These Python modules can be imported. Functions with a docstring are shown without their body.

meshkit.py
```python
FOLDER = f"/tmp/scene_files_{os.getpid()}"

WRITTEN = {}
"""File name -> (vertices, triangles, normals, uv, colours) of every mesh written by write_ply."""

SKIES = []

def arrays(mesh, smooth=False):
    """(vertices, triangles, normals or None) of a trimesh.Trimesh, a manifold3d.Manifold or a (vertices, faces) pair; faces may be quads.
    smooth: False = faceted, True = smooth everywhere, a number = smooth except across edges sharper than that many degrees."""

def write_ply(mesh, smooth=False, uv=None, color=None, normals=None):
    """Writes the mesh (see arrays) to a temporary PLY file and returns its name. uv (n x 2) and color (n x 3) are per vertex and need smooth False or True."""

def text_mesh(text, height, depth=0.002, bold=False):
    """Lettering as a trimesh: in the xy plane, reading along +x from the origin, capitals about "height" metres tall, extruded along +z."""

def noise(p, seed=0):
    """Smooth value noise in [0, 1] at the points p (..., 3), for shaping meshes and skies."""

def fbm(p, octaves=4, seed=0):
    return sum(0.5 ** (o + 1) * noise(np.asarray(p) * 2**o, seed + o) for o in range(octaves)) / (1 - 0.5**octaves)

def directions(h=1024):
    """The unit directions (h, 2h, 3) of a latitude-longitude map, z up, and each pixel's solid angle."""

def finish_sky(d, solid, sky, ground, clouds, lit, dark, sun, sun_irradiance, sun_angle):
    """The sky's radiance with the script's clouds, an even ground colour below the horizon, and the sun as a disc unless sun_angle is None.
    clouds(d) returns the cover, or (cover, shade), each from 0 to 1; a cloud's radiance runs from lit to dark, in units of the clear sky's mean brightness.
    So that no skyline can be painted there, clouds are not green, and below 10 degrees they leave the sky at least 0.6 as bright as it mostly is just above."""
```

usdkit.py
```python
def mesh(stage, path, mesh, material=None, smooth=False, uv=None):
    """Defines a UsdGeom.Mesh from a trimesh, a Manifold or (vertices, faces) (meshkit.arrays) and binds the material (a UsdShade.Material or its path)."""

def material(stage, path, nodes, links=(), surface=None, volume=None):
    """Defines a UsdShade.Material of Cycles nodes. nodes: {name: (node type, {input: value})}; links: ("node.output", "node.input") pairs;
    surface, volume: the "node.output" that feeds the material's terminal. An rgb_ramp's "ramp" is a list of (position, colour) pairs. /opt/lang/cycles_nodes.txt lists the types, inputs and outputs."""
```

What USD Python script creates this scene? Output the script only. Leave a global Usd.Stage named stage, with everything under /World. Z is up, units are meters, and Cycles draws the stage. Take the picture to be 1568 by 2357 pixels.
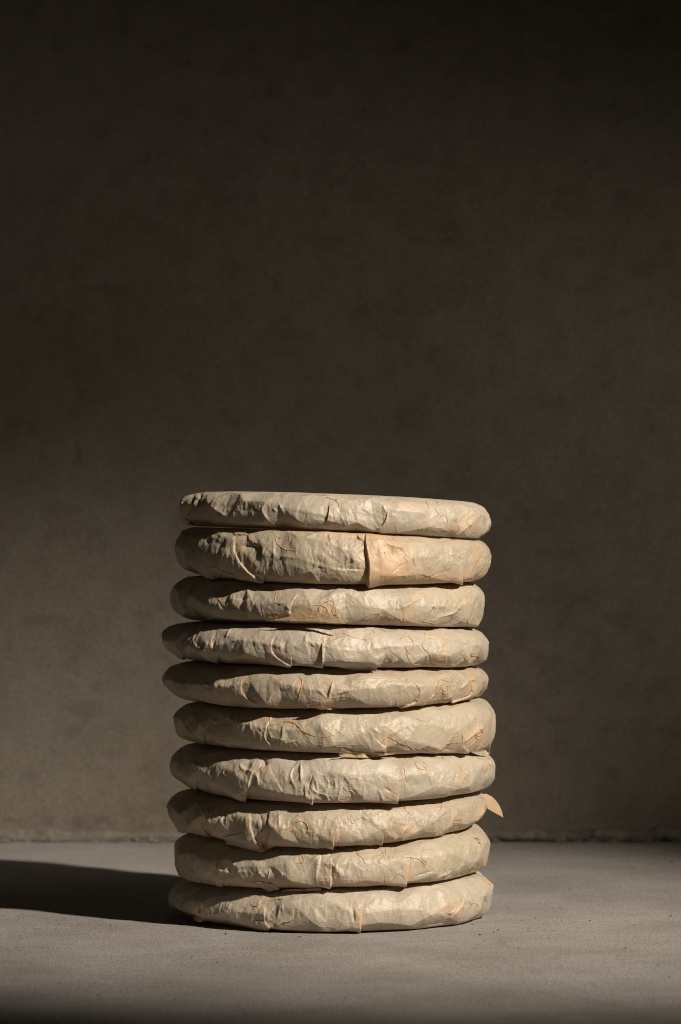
import math, numpy as np, trimesh, usdkit
from scipy.spatial import cKDTree, Delaunay
from scipy.interpolate import LinearNDInterpolator
from scipy.ndimage import map_coordinates
from shapely.geometry import Polygon, Point
from pxr import Usd, UsdGeom, UsdLux, UsdShade, Gf, Sdf, Vt
from meshkit import fbm, noise

stage = Usd.Stage.CreateInMemory()
UsdGeom.SetStageUpAxis(stage, UsdGeom.Tokens.z)
UsdGeom.SetStageMetersPerUnit(stage, 1.0)
UsdGeom.Xform.Define(stage, '/World')
UsdGeom.Scope.Define(stage, '/World/Looks')

# ------------------------------------------------------------------ camera
DIST = 2.15
EYE = np.array([0.0, -DIST, 0.2485])
FPX = 8020.0                       # focal length in pixels of a 1568 px wide picture
cam = UsdGeom.Camera.Define(stage, '/World/camera')
cam.CreateHorizontalApertureAttr(24.0)
cam.CreateFocalLengthAttr(24.0 * FPX / 1568.0)
cam.CreateFStopAttr(12.0)
cam.CreateFocusDistanceAttr(DIST - .093)
cam.CreateExposureAttr(0.0)
cam.AddTranslateOp().Set(Gf.Vec3d(*map(float, EYE)))
cam.AddRotateXOp().Set(90.0)


def aim(x, pos, target):
    p, t = np.array(pos, float), np.array(target, float)
    m = Gf.Matrix4d().SetLookAt(Gf.Vec3d(*map(float, p)), Gf.Vec3d(*map(float, t)), Gf.Vec3d(0, 0, 1)).GetInverse()
    UsdGeom.Xformable(x).AddTransformOp().Set(m)


# ------------------------------------------------------------------ lamps
key = UsdLux.SphereLight.Define(stage, '/World/key_lamp')
key.CreateRadiusAttr(0.05)
key.CreateNormalizeAttr(True)
key.CreateIntensityAttr(192.0)
key.CreateColorAttr(Gf.Vec3f(1.0, 0.905, 0.79))
sh = UsdLux.ShapingAPI.Apply(key.GetPrim())
sh.CreateShapingConeAngleAttr(9.6)
sh.CreateShapingConeSoftnessAttr(1.0)
az, el, dist = math.radians(41.0), math.radians(37.0), 3.0
kt = np.array([-0.02, 0.022, 0.055])
kp = kt + dist * np.array([math.cos(az) * math.cos(el), -math.sin(az) * math.cos(el), math.sin(el)])
aim(key, kp, kt)

fill = UsdLux.RectLight.Define(stage, '/World/fill_lamp')
fill.CreateWidthAttr(1.6)
fill.CreateHeightAttr(0.6)
fill.CreateNormalizeAttr(True)
fill.CreateIntensityAttr(0.6)
fill.CreateColorAttr(Gf.Vec3f(1.0, 0.90, 0.75))
aim(fill, (-2.1, -1.7, 0.40), (0, 0.1, 0.5))


wash = UsdLux.SphereLight.Define(stage, '/World/wall_lamp')
wash.CreateRadiusAttr(0.08)
wash.CreateNormalizeAttr(True)
wash.CreateIntensityAttr(12.5)
wash.CreateColorAttr(Gf.Vec3f(1.0, 0.90, 0.75))
sh = UsdLux.ShapingAPI.Apply(wash.GetPrim())
sh.CreateShapingConeAngleAttr(16.0)
sh.CreateShapingConeSoftnessAttr(1.0)
aim(wash, (1.45, 0.10, 0.25), (-0.20, 0.48, 0.26))


# ------------------------------------------------------------------ materials
def L(name):
    return '/World/Looks/' + name


def paper_material(name, base, peach, dark):
    n = {
        'geo': ('texture_coordinate', {}),
        'map': ('mapping', {'scale': (1, 1, 1)}),
        'cloud': ('noise_texture', {'scale': 38.0, 'detail': 4.0, 'roughness': 0.6}),
        'fine': ('noise_texture', {'scale': 900.0, 'detail': 3.0, 'roughness': 0.65}),
        'strand_map': ('mapping', {'scale': (1.0, 1.0, 7.0), 'rotation': (0.15, 0.2, 0.0)}),
        'strand': ('noise_texture', {'scale': 240.0, 'detail': 4.0, 'roughness': 0.6, 'distortion': 1.2}),
        'peach': ('attribute', {'attribute': 'peach'}),
        'c1': ('rgb_ramp', {'ramp': [(0.30, tuple(0.84 * np.array(base))), (0.70, tuple(1.10 * np.array(base)))]}),
        'c2': ('rgb_ramp', {'ramp': [(0.30, (0.83, 0.82, 0.80)), (0.62, (1.06, 1.06, 1.06))]}),
        'mul': ('mix_color', {'blend_type': 'multiply', 'fac': 0.8, 'use_clamp': True}),
        'tint': ('mix_color', {'blend_type': 'mix', 'b': peach}),
        'add': ('math', {'math_type': 'multiply_add', 'value2': 0.55}),
        'bump': ('bump', {'strength': 0.35, 'distance': 0.0004}),
        'crk': ('noise_texture', {'scale': 150.0, 'detail': 3.0, 'roughness': 0.55, 'type': 'ridged_multifractal', 'distortion': 0.6}),
        'vmap': ('mapping', {'scale': (1.0, 1.0, 1.35), 'rotation': (0.3, 0.2, 0.5)}),
        'vor': ('voronoi_texture', {'feature': 'distance_to_edge', 'scale': 95.0}),
        'vr': ('rgb_ramp', {'ramp': [(0.0, (1.0, 1.0, 1.0)), (0.07, (0.25, 0.25, 0.25)), (0.20, (0.0, 0.0, 0.0))]}),
        'dn': ('noise_texture', {'scale': 70.0, 'detail': 2.0}),
        'warp': ('vector_math', {'math_type': 'multiply_add', 'vector2': (0.012, 0.012, 0.012)}),
        'pn': ('noise_texture', {'scale': 34.0, 'detail': 2.0}),
        'pr': ('rgb_ramp', {'ramp': [(0.40, (0.0, 0.0, 0.0)), (0.62, (1.0, 1.0, 1.0))]}),
        'vm': ('mix_color', {'blend_type': 'multiply', 'fac': 1.0}),
        'bump3': ('bump', {'strength': 0.24, 'distance': 0.0007}),
        'bump2': ('bump', {'strength': 0.10, 'distance': 0.0011}),
        'bsdf': ('principled_bsdf', {'roughness': 0.47, 'specular_ior_level': 0.5, 'sheen_weight': 0.0}),
        'trans': ('translucent_bsdf', {'color': (0.75, 0.42, 0.17)}),
        'mix': ('mix_closure', {'fac': 0.10}),
    }
    l = [('geo.object', 'cloud.vector'), ('geo.object', 'fine.vector'), ('geo.object', 'strand_map.vector'), ('strand_map.vector', 'strand.vector'),
         ('cloud.fac', 'c1.fac'), ('strand.fac', 'c2.fac'), ('c1.color', 'mul.a'), ('c2.color', 'mul.b'),
         ('mul.result', 'tint.a'), ('peach.fac', 'tint.fac'), ('tint.result', 'bsdf.base_color'),
         ('strand.fac', 'add.value1'), ('fine.fac', 'add.value3'), ('add.value', 'bump.height'), ('geo.object', 'crk.vector'), ('crk.fac', 'bump2.height'), ('geo.object', 'vmap.vector'), ('vmap.vector', 'dn.vector'), ('dn.color', 'warp.vector1'), ('vmap.vector', 'warp.vector3'), ('warp.vector', 'vor.vector'), ('vor.distance', 'vr.fac'), ('geo.object', 'pn.vector'), ('pn.fac', 'pr.fac'), ('vr.color', 'vm.a'), ('pr.color', 'vm.b'), ('vm.result', 'bump3.height'), ('bump3.normal', 'bump2.normal'), ('bump2.normal', 'bump.normal'), ('bump.normal', 'bsdf.normal'),
         ('bsdf.BSDF', 'mix.closure1'), ('trans.BSDF', 'mix.closure2')]
    return usdkit.material(stage, L(name), n, l, surface='mix.closure')


PAPER = [paper_material('tea_paper_%d' % i, b, (0.60, 0.405, 0.245), None) for i, b in enumerate([(0.465, 0.395, 0.288), (0.478, 0.414, 0.315), (0.442, 0.369, 0.265)])]
PAPER_IN = paper_material('tea_paper_inside', (0.51, 0.365, 0.215), (0.60, 0.405, 0.245), None)


def fibre_material(name, dark, light, rough=0.35):
    n = {'geo': ('texture_coordinate', {}), 'no': ('noise_texture', {'scale': 420.0, 'detail': 2.0}),
         'r': ('rgb_ramp', {'ramp': [(0.35, dark), (0.62, light)]}),
         'bsdf': ('principled_bsdf', {'roughness': rough, 'specular_ior_level': 0.6})}
    return usdkit.material(stage, L(name), n, [('geo.object', 'no.vector'), ('no.fac', 'r.fac'), ('r.color', 'bsdf.base_color')], surface='bsdf.BSDF')


FIB = {'g': fibre_material('fibre_gold', (0.42, 0.20, 0.045), (0.72, 0.42, 0.13)),
       'o': fibre_material('fibre_orange', (0.36, 0.13, 0.014), (0.62, 0.28, 0.05)),
       'b': fibre_material('fibre_brown', (0.24, 0.135, 0.055), (0.40, 0.25, 0.11), 0.5)}

wall_m = usdkit.material(stage, L('plaster'), {
    'geo': ('geometry', {}),
    'big': ('noise_texture', {'scale': 4.5, 'detail': 5.0, 'roughness': 0.6}),
    'mid': ('noise_texture', {'scale': 42.0, 'detail': 5.0, 'roughness': 0.65}),
    'smap': ('mapping', {'scale': (1.0, 1.0, 0.35)}),
    'streak': ('noise_texture', {'scale': 95.0, 'detail': 3.0}),
    'fine': ('noise_texture', {'scale': 420.0, 'detail': 3.0, 'roughness': 0.7}),
    'stain': ('attribute', {'attribute': 'stain'}),
    'r1': ('rgb_ramp', {'ramp': [(0.33, (0.149, 0.125, 0.098)), (0.5, (0.161, 0.140, 0.112)), (0.68, (0.168, 0.150, 0.123))]}),
    'r2': ('rgb_ramp', {'ramp': [(0.30, (0.86, 0.85, 0.84)), (0.5, (1.0, 1.0, 1.0)), (0.70, (1.07, 1.07, 1.065))]}),
    'r3': ('rgb_ramp', {'ramp': [(0.30, (0.965, 0.96, 0.955)), (0.65, (1.01, 1.01, 1.01))]}),
    'm1': ('mix_color', {'blend_type': 'multiply', 'fac': 1.0}),
    'm2': ('mix_color', {'blend_type': 'multiply', 'fac': 1.0}),
    'r4': ('rgb_ramp', {'ramp': [(0.32, (0.80, 0.79, 0.78)), (0.68, (1.18, 1.18, 1.18))]}),
    'm4': ('mix_color', {'blend_type': 'multiply', 'fac': 1.0}),
    'm3': ('mix_color', {'blend_type': 'mix', 'b': (0.085, 0.068, 0.055)}),
    'hb': ('math', {'math_type': 'multiply_add', 'value2': 1.6}),
    'bump': ('bump', {'strength': 0.16, 'distance': 0.0008}),
    'bsdf': ('principled_bsdf', {'roughness': 0.85, 'specular_ior_level': 0.25}),
}, [('geo.position', 'big.vector'), ('geo.position', 'mid.vector'), ('geo.position', 'smap.vector'), ('smap.vector', 'streak.vector'), ('geo.position', 'fine.vector'),
    ('big.fac', 'r1.fac'), ('mid.fac', 'r2.fac'), ('streak.fac', 'r3.fac'), ('r1.color', 'm1.a'), ('r2.color', 'm1.b'), ('m1.result', 'm2.a'), ('r3.color', 'm2.b'),
    ('m2.result', 'm4.a'), ('fine.fac', 'r4.fac'), ('r4.color', 'm4.b'), ('m4.result', 'm3.a'), ('stain.fac', 'm3.fac'), ('m3.result', 'bsdf.base_color'),
    ('mid.fac', 'hb.value1'), ('fine.fac', 'hb.value3'), ('hb.value', 'bump.height'), ('bump.normal', 'bsdf.normal')], surface='bsdf.BSDF')

floor_m = usdkit.material(stage, L('screed'), {
    'geo': ('geometry', {}),
    'big': ('noise_texture', {'scale': 9.0, 'detail': 6.0, 'roughness': 0.65}),
    'smap': ('mapping', {'scale': (0.25, 1.0, 1.0), 'rotation': (0.0, 0.0, -0.10)}),
    'streak': ('noise_texture', {'scale': 110.0, 'detail': 5.0, 'roughness': 0.6}),
    'fmap': ('mapping', {'scale': (1.0, 0.30, 1.0)}),
    'fine': ('noise_texture', {'scale': 820.0, 'detail': 2.0, 'roughness': 0.6}),
    'mid': ('noise_texture', {'scale': 260.0, 'detail': 3.0, 'roughness': 0.6}),
    'stain': ('attribute', {'attribute': 'stain'}),
    'r1': ('rgb_ramp', {'ramp': [(0.34, (0.222, 0.200, 0.181)), (0.5, (0.268, 0.246, 0.227)), (0.66, (0.305, 0.284, 0.266))]}),
    'r2': ('rgb_ramp', {'ramp': [(0.30, (0.93, 0.925, 0.92)), (0.65, (1.03, 1.03, 1.035))]}),
    'r3': ('rgb_ramp', {'ramp': [(0.30, (0.75, 0.74, 0.73)), (0.5, (1.0, 1.0, 1.0)), (0.70, (1.18, 1.18, 1.18))]}),
    'm1': ('mix_color', {'blend_type': 'multiply', 'fac': 1.0, 'use_clamp': True}),
    'm2': ('mix_color', {'blend_type': 'multiply', 'fac': 1.0}),
    'm3': ('mix_color', {'blend_type': 'mix', 'b': (0.10, 0.085, 0.07)}),
    'hb': ('math', {'math_type': 'multiply_add', 'value2': 0.8}),
    'bump': ('bump', {'strength': 0.6, 'distance': 0.0005}),
    'bsdf': ('principled_bsdf', {'roughness': 0.7, 'specular_ior_level': 0.3}),
}, [('geo.position', 'big.vector'), ('geo.position', 'smap.vector'), ('smap.vector', 'streak.vector'), ('geo.position', 'fmap.vector'), ('fmap.vector', 'fine.vector'), ('geo.position', 'mid.vector'),
    ('big.fac', 'r1.fac'), ('streak.fac', 'r2.fac'), ('fine.fac', 'r3.fac'), ('r1.color', 'm1.a'), ('r2.color', 'm1.b'), ('m1.result', 'm2.a'), ('r3.color', 'm2.b'),
    ('m2.result', 'm3.a'), ('stain.fac', 'm3.fac'), ('m3.result', 'bsdf.base_color'),
    ('mid.fac', 'hb.value1'), ('fine.fac', 'hb.value3'), ('hb.value', 'bump.height'), ('bump.normal', 'bsdf.normal')], surface='bsdf.BSDF')
crumb_m = usdkit.material(stage, L('tea_crumb'), {'bsdf': ('principled_bsdf', {'base_color': (0.05, 0.035, 0.025), 'roughness': 0.8})}, [], surface='bsdf.BSDF')


# ------------------------------------------------------------------ helpers
def data(prim, label=None, cat=None, group=None, kind=None):
    for k, v in (('label', label), ('category', cat), ('group', group), ('kind', kind)):
        if v:
            prim.SetCustomDataByKey(k, v)


def free_path(parent, name):
    p, k = f'{parent}/{name}', 0
    while stage.GetPrimAtPath(p):
        k += 1
        p = f'{parent}/{name}_{k:03d}'
    return p


def put(parent, name, v, f, mat, smooth=True, prim=None):
    path = free_path(parent, name)
    m = usdkit.mesh(stage, path, (v, f), mat, smooth=smooth)
    for k, a in (prim or {}).items():
        UsdGeom.PrimvarsAPI(m).CreatePrimvar(k, Sdf.ValueTypeNames.FloatArray, 'vertex').Set(Vt.FloatArray.FromNumpy(np.asarray(a, np.float32)))
    return m.GetPrim()


def px(p):
    """world points -> pixels of the 1568 px wide picture"""
    d = p[..., 1] - EYE[1]
    return np.stack([784 + FPX * (p[..., 0] - EYE[0]) / d, 1178.5 - FPX * (p[..., 2] - EYE[2]) / d], -1)


def unpx(q, depth):
    q = np.asarray(q, float)
    return np.stack([EYE[0] + (q[..., 0] - 784) / FPX * depth, EYE[1] + depth + 0 * q[..., 0], EYE[2] - (q[..., 1] - 1178.5) / FPX * depth], -1)


def grid_faces(nu, nv, wrap=False):
    i, j = np.meshgrid(np.arange(nu if wrap else nu - 1), np.arange(nv - 1), indexing='ij')
    i2 = (i + 1) % nu
    return np.stack([(i * nv + j).ravel(), (i2 * nv + j).ravel(), (i2 * nv + j + 1).ravel(), (i * nv + j + 1).ravel()], 1)


def polyline_dist(q, pts):
    """distance vector from q to the nearest point of a polyline, its length and the arc position beyond the ends"""
    pts = np.asarray(pts, float)
    best = np.full(len(q), 1e18)
    vec = np.zeros_like(q)
    along = np.zeros(len(q))
    seg = np.linalg.norm(np.diff(pts, axis=0), axis=1)
    tot, at = seg.sum(), 0.0
    for k in range(len(pts) - 1):
        d = pts[k + 1] - pts[k]
        t = np.clip(((q - pts[k]) @ d) / max(d @ d, 1e-9), 0, 1)
        v = q - (pts[k] + t[:, None] * d)
        dd = (v ** 2).sum(1)
        up = dd < best
        best[up], vec[up], along[up] = dd[up], v[up], (at + t * seg[k])[up]
        at += seg[k]
    return vec, np.sqrt(best), along / tot


def smooth_line(pts, n=6):
    pts = np.asarray(pts, float)
    if len(pts) < 3:
        return np.stack([np.interp(np.linspace(0, len(pts) - 1, 8), np.arange(len(pts)), pts[:, k]) for k in range(pts.shape[1])], 1)
    P = np.vstack([2 * pts[0] - pts[1], pts, 2 * pts[-1] - pts[-2]])
    out = []
    for i in range(1, len(P) - 2):
        for t in np.linspace(0, 1, n, endpoint=False):
            a, b, c, d = P[i - 1], P[i], P[i + 1], P[i + 2]
            out.append(0.5 * (2 * b + (c - a) * t + (2 * a - 5 * b + 4 * c - d) * t * t + (3 * b - a - 3 * c + d) * t ** 3))
    out.append(pts[-1])
    return np.array(out)


# ------------------------------------------------------------------ where things were seen (pixels of enlarged views; origin of each view)
S = 0.4464 * 0.57541
VIEW = {'1L': (680, 1930), '1R': (1300, 1930), '2L': (680, 2080), '2R': (1300, 2080), '3L': (640, 2300), '3R': (1280, 2300), '4L': (620, 2460), '4R': (1270, 2460),
        '5L': (640, 2640), '5R': (1290, 2640), '6L': (680, 2790), '6R': (1300, 2790), '7L': (660, 2980), '7R': (1310, 2980), '8L': (650, 3140), '8R': (1330, 3120),
        '9L': (660, 3330), '9R': (1300, 3330), '10L': (650, 3480), '10R': (1310, 3480)}


def V(view, pts):
    o = np.array(VIEW[view]) * 0.57541
    return o + np.asarray(pts, float) * S


# folds: (view, line, raised side, height mm, width of the raised band)
FOLDS = {
 1: [('1L', [(1425,180),(1415,280),(1400,350)], 'R', 1.0, 90), ('1L', [(1420,250),(1455,300),(1440,370)], 'L', .5, 30), ('1L', [(400,130),(365,215),(370,320),(450,385)], 'R', 1.0, 130),
     ('1L', [(840,280),(890,345),(925,385)], 'R', .7, 60), ('1L', [(145,315),(210,370),(260,390)], 'D', .8, 60), ('1R', [(555,265),(540,330),(510,385),(470,410)], 'R', 1.0, 90),
     ('1R', [(955,180),(945,300),(935,390),(860,450)], 'L', .6, 80), ('1R', [(1190,370),(1180,430),(1070,515)], 'R', .7, 90)],
 2: [('2L', [(105,90),(100,200),(115,300),(230,420),(350,500),(450,540)], 'R', 1.9, 150), ('2L', [(570,150),(582,270),(625,370),(700,450),(780,500),(850,545)], 'L', 2.0, 220),
     ('2R', [(370,50),(362,200),(378,350),(392,480),(365,600)], 'R', 2.0, 240), ('2R', [(1380,250),(1375,360),(1330,430),(1230,590)], 'L', .9, 80), ('2L', [(575,145),(690,130)], 'U', .8, 60),
     ('2L', [(690,130),(720,200),(820,240),(825,330)], 'R', .9, 60), ('2R', [(280,60),(300,160),(350,180)], 'R', .9, 40)],
 3: [('3L', [(690,150),(630,185),(635,240),(700,310),(790,360)], 'R', 1.1, 130), ('3L', [(1265,170),(1215,200),(1165,310),(1175,345)], 'L', .9, 60), ('3R', [(185,190),(195,290),(175,390)], 'L', .9, 70),
     ('3R', [(915,190),(835,240),(825,310),(790,390),(730,440)], 'L', 1.0, 90), ('3R', [(1350,480),(1430,425)], 'U', .8, 60)],
 4: [('4L', [(390,130),(350,200),(370,270),(430,300),(520,350)], 'L', .7, 70), ('4L', [(545,150),(515,230),(520,320),(570,385)], 'L', 1.1, 130), ('4L', [(150,250),(240,330),(260,380)], 'L', .7, 60),
     ('4L', [(1110,150),(1050,240),(1050,330),(1130,400),(1230,440)], 'L', 1.1, 110), ('4L', [(1525,190),(1515,330),(1505,470)], 'L', 1.3, 60), ('4R', [(640,210),(610,340),(575,430),(520,505)], 'L', 1.2, 90),
     ('4R', [(1100,180),(1150,270),(1165,330),(1155,460)], 'L', 1.1, 80), ('4L', [(520,330),(700,370),(900,400),(1050,420)], 'U', .8, 60)],
 5: [('5L', [(260,150),(275,250),(330,295),(550,370)], 'R', .7, 90), ('5L', [(780,150),(735,195),(730,270),(780,340),(880,395)], 'L', 1.0, 70), ('5R', [(825,205),(870,280),(840,360),(800,385),(620,430)], 'R', 1.0, 90),
     ('5R', [(1340,190),(1325,310),(1200,360),(1050,415),(920,440)], 'R', 1.1, 90)],
 6: [('6L', [(380,190),(330,260),(305,350)], 'L', 1.0, 110), ('6L', [(310,345),(420,400),(540,435)], 'U', .9, 70), ('6L', [(940,110),(890,230),(865,280),(860,360),(910,430)], 'L', 1.0, 70),
     ('6R', [(400,290),(440,360),(500,410),(545,440)], 'L', 1.0, 70), ('6R', [(560,350),(555,430),(545,495)], 'L', 1.1, 70), ('6R', [(1440,255),(1250,400),(1290,480)], 'L', .9, 70)],
 7: [('7L', [(340,270),(270,300),(235,330),(290,410)], 'L', 1.0, 90), ('7L', [(855,120),(860,190),(800,240),(760,330),(740,470),(728,505)], 'L', 1.5, 130), ('7L', [(1245,360),(1260,480),(1330,520)], 'R', .9, 60),
     ('7R', [(695,215),(710,330),(660,420),(630,490)], 'L', 1.2, 110), ('7R', [(1220,170),(1215,300),(1200,385)], 'L', .9, 90), ('7L', [(940,150),(955,240),(1000,320),(1060,420)], 'L', .8, 60)],
 8: [('8L', [(365,190),(360,380),(480,500),(530,525)], 'L', 1.2, 160), ('8L', [(785,240),(800,400),(840,510)], 'L', 1.4, 100), ('8L', [(965,220),(950,340),(970,400),(935,530)], 'R', 1.3, 110),
     ('8L', [(50,240),(110,330),(140,450)], 'R', .9, 90), ('8R', [(40,380),(55,440),(40,560),(0,620)], 'L', 1.1, 90), ('8R', [(540,350),(520,470),(450,575)], 'L', 1.0, 90), ('8R', [(740,375),(690,410),(590,520)], 'R', .9, 80),
     ('8R', [(1085,290),(1075,400),(1010,480)], 'L', .8, 90)],
 9: [('9L', [(145,260),(140,380),(170,470)], 'L', .8, 70), ('9L', [(450,280),(445,380),(470,460),(520,520)], 'R', 1.1, 90), ('9L', [(1490,240),(1490,495)], 'L', 1.0, 70), ('9R', [(60,390),(65,490)], 'L', .8, 50),
     ('9R', [(770,220),(765,330),(745,400),(735,470)], 'L', 1.1, 70), ('9L', [(580,440),(640,490),(760,500)], 'L', .8, 60)],
 10: [('10L', [(330,310),(300,370),(265,420),(290,465)], 'L', 1.2, 90), ('10L', [(920,310),(920,440),(960,500)], 'L', 1.1, 70), ('10L', [(1170,350),(1165,450),(1060,480)], 'L', .7, 60),
      ('10R', [(305,375),(300,525)], 'L', 1.3, 55), ('10R', [(1240,250),(1180,330),(1080,440)], 'R', 1.0, 80)],
}
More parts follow.
